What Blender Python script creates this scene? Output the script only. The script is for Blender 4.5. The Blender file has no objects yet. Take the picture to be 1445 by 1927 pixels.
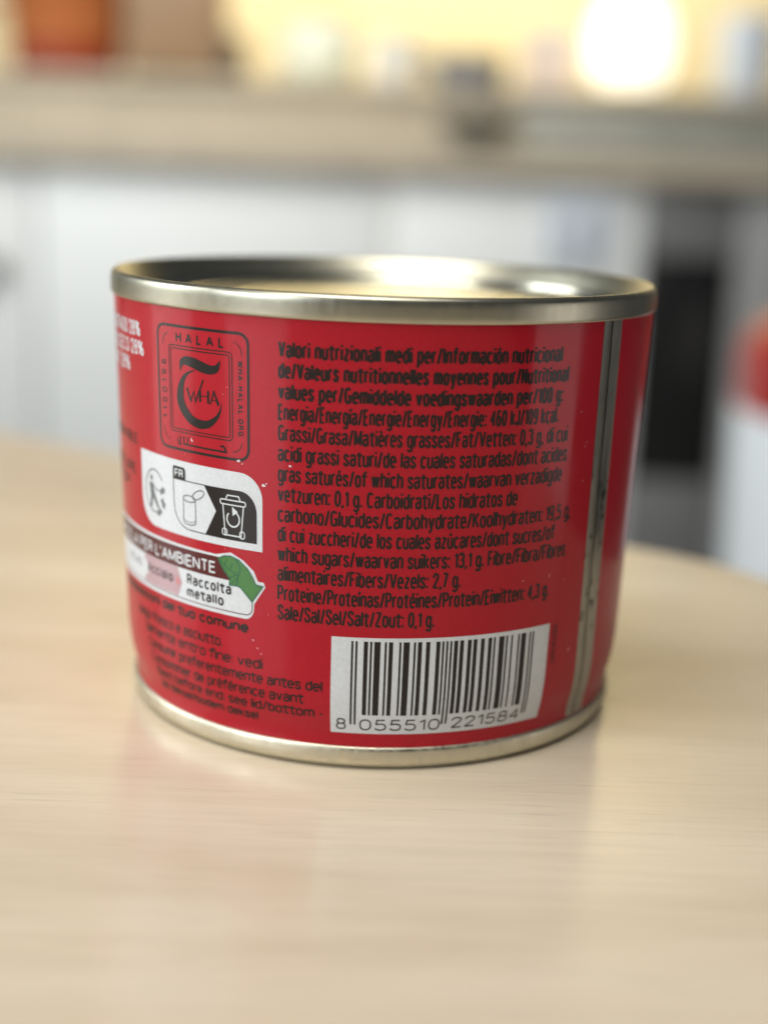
import bpy, bmesh, math, random
from mathutils import Vector, Matrix
random.seed(7)
S = bpy.context.scene
COL = S.collection
TZ = 0.75                       # height of the table top above the floor

# ------------------------------------------------------------------ camera
cam_d = bpy.data.cameras.new('camera'); cam = bpy.data.objects.new('camera', cam_d); COL.objects.link(cam)
F = Vector((0.0053431, 0.97281451, -0.23152405)); R = Vector((0.99939126, 0.00278729, 0.03477546)); U = Vector((-0.03447539, 0.23156893, 0.97220743))
M = Matrix((R, U, -F)).transposed().to_4x4(); M.translation = Vector((0.0, -0.205745, TZ + 0.074633))
cam.matrix_world = M
cam_d.sensor_fit = 'HORIZONTAL'; cam_d.sensor_width = 36.0; cam_d.lens = 36.0 * 2706.07 / 1445.0
cam_d.clip_start = 0.01; cam_d.clip_end = 50
cam_d.dof.use_dof = True; cam_d.dof.focus_distance = 0.1755; cam_d.dof.aperture_fstop = 10.9
S.camera = cam

# ------------------------------------------------------------------ world, lamps, exposure
W = bpy.data.worlds.new('World'); S.world = W; W.use_nodes = True
bgn = W.node_tree.nodes['Background']; bgn.inputs['Color'].default_value = (0.86, 0.93, 1.0, 1); bgn.inputs['Strength'].default_value = 0.06
def area(name, loc, target, sx, sy, power, color, spread=180):
    l = bpy.data.lights.new(name, 'AREA'); l.shape = 'RECTANGLE'; l.size = sx; l.size_y = sy; l.energy = power; l.color = color; l.spread = math.radians(spread)
    o = bpy.data.objects.new(name, l); COL.objects.link(o); o.location = loc
    o.rotation_euler = (Vector(target) - Vector(loc)).to_track_quat('-Z', 'Y').to_euler()
    return o
area('window_light', (-1.9, 0.4, 1.5), (0.0, 1.2, 0.7), 1.1, 1.3, 26, (0.96, 1.0, 0.99))
area('front_window_light', (-1.35, -1.05, 1.45), (0.0, 0.0, 0.78), 0.9, 0.9, 20, (0.90, 0.96, 1.0))
area('ceiling_light', (-0.3, -0.45, 2.35), (0.0, 0.1, 0.7), 1.1, 1.1, 25, (1.0, 0.96, 0.88))
area('side_sheen_light', (1.45, -0.35, 0.6), (0.0, 0.0, 0.72), 0.65, 0.8, 2.1, (1.0, 0.92, 0.86))  # added unseen panel that gives the can's right side its pale sheen
area('cabinet_fill_light', (-0.3, 1.3, 2.4), (-0.3, 2.6, 0.7), 1.0, 0.6, 12, (1.0, 0.97, 0.93), 110)  # added unseen lamp that brightens the cabinet fronts and worktop
area('kitchen_light', (0.2, 2.85, 2.1), (0.1, 3.3, 1.0), 1.4, 0.3, 16, (1.0, 0.86, 0.56), 120)
S.view_settings.view_transform = 'Standard'; S.view_settings.look = 'None'
S.view_settings.exposure = 0.0; S.view_settings.gamma = 1.0

# ------------------------------------------------------------------ material helpers
def mat(name, color, rough=0.5, metal=0.0, spec=0.5, coat=0.0, coat_rough=0.1, emis=None, estr=0.0, noise=None, bump=None, ior=None):
    """noise=(scale, amount, stretch) varies the colour a little; bump=(scale, strength, stretch)"""
    m = bpy.data.materials.new(name); m.use_nodes = True
    nt = m.node_tree; b = nt.nodes['Principled BSDF']
    b.inputs['Base Color'].default_value = (*color, 1); b.inputs['Roughness'].default_value = rough
    b.inputs['Metallic'].default_value = metal; b.inputs['Specular IOR Level'].default_value = spec
    b.inputs['Coat Weight'].default_value = coat; b.inputs['Coat Roughness'].default_value = coat_rough
    if emis: b.inputs['Emission Color'].default_value = (*emis, 1); b.inputs['Emission Strength'].default_value = estr
    if noise or bump:
        tc = nt.nodes.new('ShaderNodeTexCoord')
    if noise:
        mp = nt.nodes.new('ShaderNodeMapping'); mp.inputs['Scale'].default_value = noise[2]
        n = nt.nodes.new('ShaderNodeTexNoise'); n.inputs['Scale'].default_value = noise[0]; n.inputs['Detail'].default_value = 4
        mx = nt.nodes.new('ShaderNodeMix'); mx.data_type = 'RGBA'
        a = noise[1]
        mx.inputs['A'].default_value = (*[c * (1 - a) for c in color], 1); mx.inputs['B'].default_value = (*[min(1, c * (1 + a)) for c in color], 1)
        nt.links.new(tc.outputs['Object'], mp.inputs['Vector']); nt.links.new(mp.outputs['Vector'], n.inputs['Vector'])
        nt.links.new(n.outputs['Fac'], mx.inputs['Factor']); nt.links.new(mx.outputs['Result'], b.inputs['Base Color'])
    if bump:
        mp2 = nt.nodes.new('ShaderNodeMapping'); mp2.inputs['Scale'].default_value = bump[2]
        n2 = nt.nodes.new('ShaderNodeTexNoise'); n2.inputs['Scale'].default_value = bump[0]; n2.inputs['Detail'].default_value = 3
        bp = nt.nodes.new('ShaderNodeBump'); bp.inputs['Strength'].default_value = bump[1]; bp.inputs['Distance'].default_value = 0.0002
        nt.links.new(tc.outputs['Object'], mp2.inputs['Vector']); nt.links.new(mp2.outputs['Vector'], n2.inputs['Vector'])
        nt.links.new(n2.outputs['Fac'], bp.inputs['Height']); nt.links.new(bp.outputs['Normal'], b.inputs['Normal'])
    return m

def lacquer(name, color):
    """printed lacquer on tinplate: base colour under a glossy clear coat with faint dust and rub marks"""
    m = mat(name, color, rough=0.42, spec=0.1, coat=0.5, coat_rough=0.09)
    nt = m.node_tree; b = nt.nodes['Principled BSDF']; L = nt.links.new
    tc = nt.nodes.new('ShaderNodeTexCoord')
    n = nt.nodes.new('ShaderNodeTexNoise'); n.inputs['Scale'].default_value = 160; n.inputs['Detail'].default_value = 6
    L(tc.outputs['Object'], n.inputs['Vector'])
    mr = nt.nodes.new('ShaderNodeMapRange'); mr.inputs['From Min'].default_value = 0.35; mr.inputs['From Max'].default_value = 0.75
    mr.inputs['To Min'].default_value = 0.07; mr.inputs['To Max'].default_value = 0.17
    L(n.outputs['Fac'], mr.inputs['Value']); L(mr.outputs['Result'], b.inputs['Coat Roughness'])
    f = nt.nodes.new('ShaderNodeTexNoise'); f.inputs['Scale'].default_value = 2600; f.inputs['Detail'].default_value = 2
    L(tc.outputs['Object'], f.inputs['Vector'])
    mx = nt.nodes.new('ShaderNodeMix'); mx.data_type = 'RGBA'
    mx.inputs['A'].default_value = (*[c * 0.86 for c in color], 1); mx.inputs['B'].default_value = (*[min(1, c * 1.14) for c in color], 1)
    L(f.outputs['Fac'], mx.inputs['Factor']); L(mx.outputs['Result'], b.inputs['Base Color'])
    return m

def tinplate(name, color, rough, streak, worn=1.0):
    """bare tinplate: metal with fine rubbing streaks and dull spots"""
    m = mat(name, color, rough=rough, metal=1.0)
    nt = m.node_tree; b = nt.nodes['Principled BSDF']; L = nt.links.new
    tc = nt.nodes.new('ShaderNodeTexCoord'); mp = nt.nodes.new('ShaderNodeMapping'); mp.inputs['Scale'].default_value = streak
    n = nt.nodes.new('ShaderNodeTexNoise'); n.inputs['Scale'].default_value = 1.0; n.inputs['Detail'].default_value = 5
    L(tc.outputs['Object'], mp.inputs['Vector']); L(mp.outputs['Vector'], n.inputs['Vector'])
    mr = nt.nodes.new('ShaderNodeMapRange'); mr.inputs['From Min'].default_value = 0.3; mr.inputs['From Max'].default_value = 0.7
    mr.inputs['To Min'].default_value = rough * (1 - 0.3 * worn); mr.inputs['To Max'].default_value = rough * (1 + 0.4 * worn)
    L(n.outputs['Fac'], mr.inputs['Value']); L(mr.outputs['Result'], b.inputs['Roughness'])
    bp = nt.nodes.new('ShaderNodeBump'); bp.inputs['Strength'].default_value = 0.10 * worn; bp.inputs['Distance'].default_value = 0.00003
    L(n.outputs['Fac'], bp.inputs['Height']); L(bp.outputs['Normal'], b.inputs['Normal'])
    sp = nt.nodes.new('ShaderNodeTexNoise'); sp.inputs['Scale'].default_value = 420; sp.inputs['Detail'].default_value = 4
    L(tc.outputs['Object'], sp.inputs['Vector'])
    cr = nt.nodes.new('ShaderNodeMix'); cr.data_type = 'RGBA'
    cr.inputs['A'].default_value = (*[c * 0.82 for c in color], 1); cr.inputs['B'].default_value = (*[min(1, c * 1.1) for c in color], 1)
    L(sp.outputs['Fac'], cr.inputs['Factor']); L(cr.outputs['Result'], b.inputs['Base Color'])
    return m

def wood_material():
    m = bpy.data.materials.new('pale_wood_laminate'); m.use_nodes = True
    nt = m.node_tree; b = nt.nodes['Principled BSDF']; L = nt.links.new
    tc = nt.nodes.new('ShaderNodeTexCoord')
    def mapped(rot, scale, nscale, detail, dist=0.0, rough=0.55):
        mp = nt.nodes.new('ShaderNodeMapping'); mp.inputs['Rotation'].default_value = (0, 0, math.radians(rot)); mp.inputs['Scale'].default_value = scale
        n = nt.nodes.new('ShaderNodeTexNoise'); n.inputs['Scale'].default_value = nscale; n.inputs['Detail'].default_value = detail
        n.inputs['Distortion'].default_value = dist; n.inputs['Roughness'].default_value = rough
        L(tc.outputs['Object'], mp.inputs['Vector']); L(mp.outputs['Vector'], n.inputs['Vector'])
        return n.outputs['Fac']
    broad = mapped(44, (7, 34, 1), 1.0, 3, 0.9)
    fine = mapped(24, (26, 760, 1), 1.0, 5, 0.35, 0.65)
    pores = mapped(24, (90, 2600, 1), 1.0, 2, 0.0, 0.5)
    ramp = nt.nodes.new('ShaderNodeValToRGB'); e = ramp.color_ramp.elements
    e[0].position = 0.30; e[0].color = (0.60, 0.495, 0.365, 1); e[1].position = 0.68; e[1].color = (0.715, 0.62, 0.488, 1)
    L(broad, ramp.inputs['Fac'])
    r2 = nt.nodes.new('ShaderNodeMapRange'); r2.inputs['From Min'].default_value = 0.32; r2.inputs['From Max'].default_value = 0.62
    r2.inputs['To Min'].default_value = 0.945; r2.inputs['To Max'].default_value = 1.01; L(fine, r2.inputs['Value'])
    r3 = nt.nodes.new('ShaderNodeMapRange'); r3.inputs['From Min'].default_value = 0.25; r3.inputs['From Max'].default_value = 0.40
    r3.inputs['To Min'].default_value = 0.84; r3.inputs['To Max'].default_value = 1.0; L(pores, r3.inputs['Value'])
    mu = nt.nodes.new('ShaderNodeMath'); mu.operation = 'MULTIPLY'; L(r2.outputs['Result'], mu.inputs[0]); L(r3.outputs['Result'], mu.inputs[1])
    vm = nt.nodes.new('ShaderNodeVectorMath'); vm.operation = 'SCALE'; L(ramp.outputs['Color'], vm.inputs[0]); L(mu.outputs[0], vm.inputs['Scale'])
    L(vm.outputs['Vector'], b.inputs['Base Color'])
    b.inputs['Roughness'].default_value = 0.3; b.inputs['Specular IOR Level'].default_value = 0.5
    rr = nt.nodes.new('ShaderNodeMapRange'); rr.inputs['To Min'].default_value = 0.16; rr.inputs['To Max'].default_value = 0.28
    L(mapped(6, (40, 300, 1), 1.0, 3), rr.inputs['Value']); L(rr.outputs['Result'], b.inputs['Roughness'])
    bp = nt.nodes.new('ShaderNodeBump'); bp.inputs['Strength'].default_value = 0.05; bp.inputs['Distance'].default_value = 0.0001
    L(fine, bp.inputs['Height']); L(bp.outputs['Normal'], b.inputs['Normal'])
    return m

# ------------------------------------------------------------------ object helpers
def link(name, me, m, parent=None, smooth=None, auto=None):
    o = bpy.data.objects.new(name, me); COL.objects.link(o)
    if m: me.materials.append(m)
    if parent: o.parent = parent
    if smooth:
        for p in me.polygons: p.use_smooth = True
    if auto: me.set_sharp_from_angle(angle=math.radians(auto))
    return o
def thing(name, label, cat, loc, group=None):
    o = bpy.data.objects.new(name, None); COL.objects.link(o); o.location = loc
    o['label'] = label; o['category'] = cat
    if group: o['group'] = group
    return o
def lathe(name, prof, m, parent=None, seg=256, auto=40, closed=False):
    """prof: list of (radius, z)"""
    vs, fs = [], []
    n = len(prof)
    for (r, z) in prof:
        for k in range(seg):
            a = 2 * math.pi * k / seg
            vs.append((r * math.sin(a), -r * math.cos(a), z))
    for i in range(n - 1 if not closed else n):
        j = (i + 1) % n
        for k in range(seg):
            k2 = (k + 1) % seg
            fs.append((i * seg + k, i * seg + k2, j * seg + k2, j * seg + k))
    me = bpy.data.meshes.new(name); me.from_pydata(vs, [], fs)
    bm = bmesh.new(); bm.from_mesh(me); bmesh.ops.remove_doubles(bm, verts=bm.verts, dist=1e-7)
    bmesh.ops.recalc_face_normals(bm, faces=bm.faces); bm.to_mesh(me); bm.free()
    return link(name, me, m, parent, True, auto)
def box(name, x0, x1, y0, y1, z0, z1, m, parent=None, bev=0.0, seg=2):
    bm = bmesh.new(); bmesh.ops.create_cube(bm, size=1)
    for v in bm.verts:
        v.co = Vector(((x0 + x1) / 2 + v.co.x * (x1 - x0), (y0 + y1) / 2 + v.co.y * (y1 - y0), (z0 + z1) / 2 + v.co.z * (z1 - z0)))
    if bev: bmesh.ops.bevel(bm, geom=bm.edges[:], offset=bev, segments=seg, profile=0.5, affect='EDGES')
    me = bpy.data.meshes.new(name); bm.to_mesh(me); bm.free()
    return link(name, me, m, parent, bool(bev), 40 if bev else None)
def structure(o): o['kind'] = 'structure'; return o
def catmull(pts, n=6, closed=False):
    out = []; N = len(pts)
    rng = range(N if closed else N - 1)
    for i in rng:
        g = (lambda k: pts[k % N]) if closed else (lambda k: pts[max(0, min(N - 1, k))])
        p0, p1, p2, p3 = g(i - 1), g(i), g(i + 1), g(i + 2)
        for s in range(n):
            t = s / n
            out.append(tuple(0.5 * (2 * p1[c] + (p2[c] - p0[c]) * t + (2 * p0[c] - 5 * p1[c] + 4 * p2[c] - p3[c]) * t * t + (3 * p1[c] - p0[c] - 3 * p2[c] + p3[c]) * t ** 3) for c in (0, 1)))
    if not closed: out.append(tuple(pts[-1]))
    return out

# ------------------------------------------------------------------ the setting
M_floor = mat('grey_floor_tile', (0.20, 0.20, 0.20), 0.45, noise=(3, 0.15, (1, 1, 1)))
structure(box('floor', -3.0, 3.0, -1.5, 3.6, -0.1, 0.0, M_floor))
M_wall = mat('warm_cream_plaster', (0.80, 0.69, 0.45), 0.8, noise=(4, 0.06, (1, 1, 1)), bump=(60, 0.2, (1, 1, 1)))
structure(box('wall', -2.4, 2.4, 3.3, 3.4, 0.0, 2.6, M_wall))

# table: one long edge, then an obtuse rounded corner
M_wood = wood_material()
tbl = thing('table', 'pale wood laminate table under the red can', 'table', (0, 0, 0))
e0 = Vector((-0.106, 0.192)); d0 = Vector((0.835, -0.55)).normalized()
edge = [e0 - d0 * 0.75] + [e0 + d0 * s for s in (0.0, 0.10, 0.200)]
c = edge[-1]; h0 = math.atan2(d0.y, d0.x); turn = math.radians(22); rad = 0.05
for k in range(1, 9):
    a = h0 - turn * k / 8; am = h0 - turn * (k - 0.5) / 8
    c = c + Vector((math.cos(am), math.sin(am))) * rad * turn / 8; edge.append(c.copy())
d1 = Vector((math.cos(h0 - turn), math.sin(h0 - turn)))
edge.append(c + d1 * 0.75)
edge.append(edge[-1] + Vector((-d0.y, d0.x)) * -0.35)
edge.append(edge[0] + Vector((-d0.y, d0.x)) * -0.75)
bm = bmesh.new()
top = bm.faces.new([bm.verts.new((p.x, p.y, TZ)) for p in edge])
ex = bmesh.ops.extrude_face_region(bm, geom=[top])
for v in [g for g in ex['geom'] if isinstance(g, bmesh.types.BMVert)]: v.co.z -= 0.025
bmesh.ops.recalc_face_normals(bm, faces=bm.faces)
rim = [e for e in bm.edges if all(abs(v.co.z - TZ) < 1e-6 for v in e.verts)]
bmesh.ops.bevel(bm, geom=rim, offset=0.003, segments=4, profile=0.5, affect='EDGES')
me = bpy.data.meshes.new('tabletop'); bm.to_mesh(me); bm.free()
link('tabletop', me, M_wood, tbl, True, 35)
M_leg = mat('light_wood_leg', (0.5, 0.38, 0.25), 0.5)
cen = sum(edge, Vector((0, 0))) / len(edge)
for p in (edge[0], edge[-3], edge[-2], edge[-1]):
    q = p + (cen - p) * 0.18
    box('leg', q.x - 0.025, q.x + 0.025, q.y - 0.025, q.y + 0.025, 0.0, TZ - 0.0255, M_leg, tbl, 0.004)

# ------------------------------------------------------------------ the kitchen behind (far out of focus)
M_cab = mat('white_cabinet_lacquer', (0.72, 0.74, 0.73), 0.4, noise=(5, 0.03, (1, 1, 1)))
M_cab_shade = mat('shaded_cabinet_front', (0.26, 0.265, 0.26), 0.45, noise=(5, 0.05, (1, 1, 1)))  # cabinet front with the shade at the right end put into its grey
M_knob = mat('dark_bronze_knob', (0.03, 0.028, 0.025), 0.4, 0.6)
M_stone = mat('beige_stone_worktop', (0.44, 0.38, 0.29), 0.4, noise=(18, 0.25, (1, 1, 1)))
M_tile = mat('beige_upstand_tile', (0.46, 0.40, 0.30), 0.45, noise=(9, 0.18, (1, 1, 1)))
def cabinet(x0, x1, door_m, label, knobx):
    t = thing('base_cabinet', label, 'cabinet', ((x0 + x1) / 2, 2.45, 0), 'base cabinets under the worktop')
    w = (x1 - x0) / 2
    box('carcass', -w + 0.001, w - 0.001, -0.128, 0.25, 0.10, TZ + 0.067, door_m, t)
    box('plinth', -w + 0.001, w - 0.001, -0.09, 0.2, 0.0, 0.0995, M_knob, t)
    d = box('door', -w + 0.003, w - 0.003, -0.15, -0.1285, 0.11, TZ + 0.055, door_m, t, 0.003)
    if knobx is not None:
        k = lathe('knob', [(0, 0.03), (0.014, 0.029), (0.021, 0.022), (0.02, 0.014), (0.008, 0.009), (0.008, 0.0)], M_knob, d, 24)
        k.rotation_euler = (math.radians(90), 0, 0); k.location = (knobx - (x0 + x1) / 2, -0.1502, TZ - 0.115)
cabinet(-1.25, -0.60, M_cab, 'white base cabinet with dark round knob at the end of the worktop', -0.668)
cabinet(-0.60, 0.0, M_cab, 'white base cabinet behind the can below the cream jar', -0.06)
cabinet(0.0, 0.442, M_cab, 'white base cabinet beside the dark gap and its black appliance with a pale blue cloth', 0.06)
cabinet(0.602, 1.2, M_cab_shade, 'base cabinet greyed for shade behind the white bin with red lid', 1.14)
M_gap_black = mat('gap_shade_black', (0.008, 0.008, 0.008), 0.25)
M_gap_grey = mat('gap_panel_grey', (0.20, 0.20, 0.20), 0.4, 0.3)  # upper panel carries the shade under the worktop in its grey
ap = thing('dark_gap', 'dark gap built as a black appliance with grey panels between the base cabinets', 'infill', (0.522, 2.45, 0))  # shade of an open gap, put in as black and grey fronts
box('gap_box', -0.0785, 0.0785, -0.12, 0.25, 0.02, TZ + 0.067, M_gap_black, ap)
box('upper_grey_panel', -0.0785, 0.0785, -0.145, -0.1205, TZ - 0.055, TZ + 0.064, M_gap_grey, ap, 0.003)
box('door', -0.0785, 0.0785, -0.142, -0.1205, TZ - 0.445, TZ - 0.058, M_gap_black, ap, 0.003)  # black front standing for the unlit inside of the gap
box('lower_grey_panel', -0.0785, 0.0785, -0.145, -0.1205, 0.03, TZ - 0.448, M_gap_grey, ap, 0.003)
ct = thing('worktop', 'beige stone kitchen worktop with raised ledge above white cabinets', 'worktop', (0, 2.45, TZ))
box('slab', -1.3, 1.25, -0.18, 0.30, 0.0675, 0.108, M_stone, ct, 0.004)
box('upstand', -1.3, 1.25, 0.03, 0.08, 0.1085, 0.205, M_tile, ct, 0.003)
box('ledge', -1.3, 1.25, 0.01, 0.34, 0.2055, 0.226, M_tile, ct, 0.004)
ZL = TZ + 0.2262
M_pale_blue = mat('pale_blue_surface', (0.80, 0.84, 0.90), 0.85, bump=(400, 0.4, (1, 1, 1)))  # small pale blue rippled sheet in front of the cabinet door
bm = bmesh.new()
NX, NZ = 16, 10
g = [[bm.verts.new((-0.055 + 0.11 * i / NX, -0.006 - 0.005 * math.sin(i * 1.1) * (0.4 + j / NZ), -0.10 * j / NZ)) for i in range(NX + 1)] for j in range(NZ + 1)]
for j in range(NZ):
    for i in range(NX): bm.faces.new((g[j][i], g[j][i + 1], g[j + 1][i + 1], g[j + 1][i]))
bmesh.ops.solidify(bm, geom=bm.faces[:], thickness=0.003)
me = bpy.data.meshes.new('pale_blue_sheet'); bm.to_mesh(me); bm.free()
cl = link('pale_blue_sheet', me, M_pale_blue, None, True); cl.location = (0.325, 2.2855, TZ + 0.04)
cl['label'] = 'small pale blue cloth hanging on a white cabinet door'; cl['category'] = 'sheet'

# things on the ledge
M_or = mat('orange_enamel', (0.46, 0.14, 0.04), 0.35); M_rd = mat('deep_red_enamel', (0.28, 0.03, 0.01), 0.35)
t = thing('cooking_pot', 'orange enamel cooking pot with deep red base on the ledge', 'pot', (-0.605, 2.60, ZL))
lathe('base', [(0, 0), (0.085, 0), (0.097, 0.006), (0.102, 0.02), (0.102, 0.05), (0, 0.05)], M_rd, t, 48)
lathe('pot_body', [(0.100, 0.0505), (0.106, 0.07), (0.108, 0.16), (0.112, 0.165), (0.108, 0.17), (0.10, 0.165), (0.10, 0.0505)], M_or, t, 48, closed=True)
for s in (-1, 1): box('handle', s * 0.125 - 0.02, s * 0.125 + 0.02, -0.03, 0.03, 0.12, 0.135, M_rd, t, 0.005)
M_br = mat('brown_wood_box', (0.30, 0.19, 0.10), 0.55, noise=(12, 0.3, (1, 1, 8))); M_dk = mat('dark_brown_wood', (0.09, 0.06, 0.035), 0.55)
t = thing('bread_box', 'brown wooden bread box with dark corner post on the ledge', 'box', (-0.39, 2.62, ZL))
box('case', -0.10, 0.075, -0.08, 0.08, 0.012, 0.21, M_br, t, 0.006)
box('corner_post', 0.0755, 0.112, -0.085, 0.085, 0.0, 0.08, M_dk, t, 0.004)
box('lid', -0.105, 0.112, -0.085, 0.085, 0.2105, 0.225, M_dk, t, 0.004)
for s in (-0.09,): box('foot', s, s + 0.03, -0.07, 0.07, 0.0, 0.0115, M_dk, t)
M_cr = mat('cream_ceramic', (0.80, 0.82, 0.66), 0.3); M_lidw = mat('yellow_wood_lid', (0.66, 0.48, 0.2), 0.5)
t = thing('storage_jar', 'cream ceramic storage jar beside the brown bread box', 'jar', (-0.135, 2.58, ZL))
lathe('jar_body', [(0, 0), (0.055, 0), (0.066, 0.008), (0.072, 0.03), (0.072, 0.085), (0.06, 0.108), (0.05, 0.112), (0, 0.112)], M_cr, t, 48)
lathe('lid', [(0, 0.1125), (0.052, 0.1125), (0.054, 0.124), (0.015, 0.128), (0.012, 0.14), (0.0, 0.143)], M_lidw, t, 48)
M_gk = mat('grey_kettle_metal', (0.16, 0.17, 0.19), 0.35, 0.5)
t = thing('saucepan', 'low dark grey saucepan with side handle on the ledge', 'saucepan', (0.145, 2.58, ZL))
lathe('pan_body', [(0, 0), (0.06, 0), (0.066, 0.006), (0.068, 0.055), (0.071, 0.058), (0.066, 0.058), (0.062, 0.01), (0, 0.008)], M_gk, t, 48)
box('handle', -0.17, -0.068, -0.012, 0.012, 0.042, 0.054, M_gk, t, 0.004)
M_glow = mat('lit_globe_glass', (0.9, 0.9, 0.85), 0.3, emis=(1.0, 0.93, 0.74), estr=1.4); M_brass = mat('brass', (0.7, 0.5, 0.2), 0.3, 1.0)
t = thing('table_lamp', 'lit white glass lamp glowing on the ledge', 'lamp', (0.437, 2.56, ZL))
lathe('base', [(0, 0), (0.04, 0), (0.04, 0.01), (0.02, 0.014), (0, 0.014)], M_brass, t, 32)
lathe('lamp_glass', [(0.02, 0.0145), (0.05, 0.016), (0.066, 0.03), (0.074, 0.06), (0.076, 0.10), (0.068, 0.14), (0.045, 0.17), (0.02, 0.182), (0, 0.184)], M_glow, t, 48)
M_bl = mat('pale_blue_tin', (0.62, 0.68, 0.76), 0.35)
t = thing('canister', 'pale blue grey canister with lid beside the lit lamp', 'canister', (0.655, 2.58, ZL))
lathe('canister_body', [(0, 0), (0.05, 0), (0.053, 0.004), (0.053, 0.13), (0, 0.13)], M_bl, t, 48)
lathe('lid', [(0.056, 0.118), (0.056, 0.142), (0.05, 0.146), (0.0, 0.146), (0, 0.1305), (0.0535, 0.1305), (0.0535, 0.118)], M_bl, t, 48, closed=False)

M_pk = mat('pale_pink_card', (0.72, 0.60, 0.52), 0.6)
t = thing('carton', 'pale pink carton beside the lit lamp', 'carton', (0.295, 2.60, ZL))
box('carton_body', -0.05, 0.045, -0.035, 0.035, 0.0, 0.105, M_pk, t, 0.002); box('carton_flap', -0.05, 0.045, -0.034, 0.034, 0.1052, 0.112, M_cr, t, 0.001)
M_wp = mat('white_china', (0.75, 0.75, 0.70), 0.3)
t = thing('mug', 'white china mug between the cream jar and the saucepan', 'mug', (0.0, 2.60, ZL))
lathe('cup', [(0, 0), (0.03, 0), (0.036, 0.006), (0.039, 0.09), (0.036, 0.09), (0.033, 0.01), (0, 0.008)], M_wp, t, 32)
h = lathe('handle', [(0.026 + 0.006 * math.cos(a), 0.006 * math.sin(a)) for a in [2 * math.pi * k / 8 for k in range(8)]], M_wp, t, 24, closed=True); h.location = (0.048, 0, 0.046); h.rotation_euler = (math.radians(90), 0, 0)
M_hob = mat('olive_grey_steel', (0.30, 0.30, 0.26), 0.4, 0.2, noise=(14, 0.3, (1, 1, 1)))
t = thing('dish_rack', 'olive grey steel dish tray standing on the worktop', 'dish rack', (0.55, 2.36, TZ + 0.1082))
box('tray', -0.32, 0.45, -0.06, 0.06, 0.0, 0.03, M_hob, t, 0.004); box('back_panel', -0.32, 0.45, 0.045, 0.058, 0.0305, 0.085, M_hob, t, 0.003)
M_td = mat('dark_grey_bowl', (0.13, 0.125, 0.11), 0.4)
t = thing('mixing_bowl', 'dark grey mixing bowl on the worktop below the saucepan', 'bowl', (0.15, 2.37, TZ + 0.1082))
lathe('bowl_wall', [(0.02, 0.0), (0.03, 0.004), (0.055, 0.03), (0.066, 0.06), (0.063, 0.06), (0.05, 0.03), (0.02, 0.008)], M_td, t, 40, closed=True)

# bin behind the table
M_bw = mat('white_bin_plastic', (0.78, 0.82, 0.85), 0.4); M_br2 = mat('red_bin_plastic', (0.36, 0.016, 0.012), 0.35)
t = thing('waste_bin', 'tall white plastic bin with red domed lid standing behind the table', 'bin', (0.418, 0.85, 0))
lathe('bin_body', [(0, 0), (0.125, 0), (0.135, 0.01), (0.153, TZ - 0.088), (0, TZ - 0.088)], M_bw, t, 64)
lathe('lid', [(0, TZ - 0.0875), (0.150, TZ - 0.0875), (0.152, TZ - 0.055), (0.147, TZ - 0.035), (0.128, TZ - 0.02), (0.08, TZ - 0.01), (0.04, TZ - 0.006), (0, TZ - 0.005)], M_br2, t, 64)

# ------------------------------------------------------------------ the can
can = thing('tin_can', 'squat red printed tin can with nutrition text and barcode on the wood table', 'tin can', (0, 0, TZ))
BODY = [(2.6, 34.75), (4.0, 34.78), (5.0, 34.92), (6.0, 35.16), (7.0, 35.42), (8.0, 35.62), (9.0, 35.76), (10.0, 35.87), (11.0, 35.95), (12.0, 36.0), (57.3, 37.72)]
def Rz(z):
    if z <= BODY[0][0]: return BODY[0][1]
    for (z0, r0), (z1, r1) in zip(BODY, BODY[1:]):
        if z <= z1: return r0 + (r1 - r0) * (z - z0) / (z1 - z0)
    return BODY[-1][1]
mm = 0.001
M_red = lacquer('red_printed_lacquer', (0.39, 0.0035, 0.016))
M_ink = lacquer('black_print_ink', (0.012, 0.009, 0.010))
M_white = lacquer('white_print_ink', (0.62, 0.65, 0.685))
M_grey = lacquer('grey_print_ink', (0.15, 0.16, 0.17))
M_maroon = lacquer('maroon_print_ink', (0.085, 0.012, 0.014))
M_rose = lacquer('rose_print_ink', (0.46, 0.32, 0.35))
M_green = lacquer('green_print_ink', (0.065, 0.19, 0.055))
M_teal = lacquer('dark_green_print_ink', (0.015, 0.11, 0.075))
M_tin = tinplate('tinplate', (0.46, 0.445, 0.36), 0.33, (1600, 1600, 160), 0.25)  # darkened in colour for the dark surroundings the top seam mirrors
M_tin_lit = tinplate('table_lit_tinplate', (0.66, 0.63, 0.51), 0.42, (1200, 1200, 300))  # lighter copy of the tinplate, table reflection put into the colour
M_lid = tinplate('lid_tinplate', (0.60, 0.59, 0.50), 0.18, (60, 60, 60))
zs = [3.0 + 0.5 * k for k in range(19)] + [13 + 2 * k for k in range(23)] + [57.6]
def refine(zlist): return [(Rz(z) * mm, z * mm) for z in zlist]
body = lathe('can_wall', refine(zs), M_red, can, 288, None)
def smooth_prof(p, n=5): return [(a * mm, b * mm) for a, b in catmull(p, n)]
lathe('top_seam', smooth_prof([(37.6, 57.2), (37.95, 57.28), (38.1, 57.65), (38.13, 58.5), (38.1, 59.5), (37.95, 60.05), (37.5, 60.38), (37.05, 60.3), (36.75, 59.95), (36.3, 59.3), (35.75, 58.4), (35.3, 57.7)]), M_tin, can, 288, None)
dz = -0.55
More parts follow.
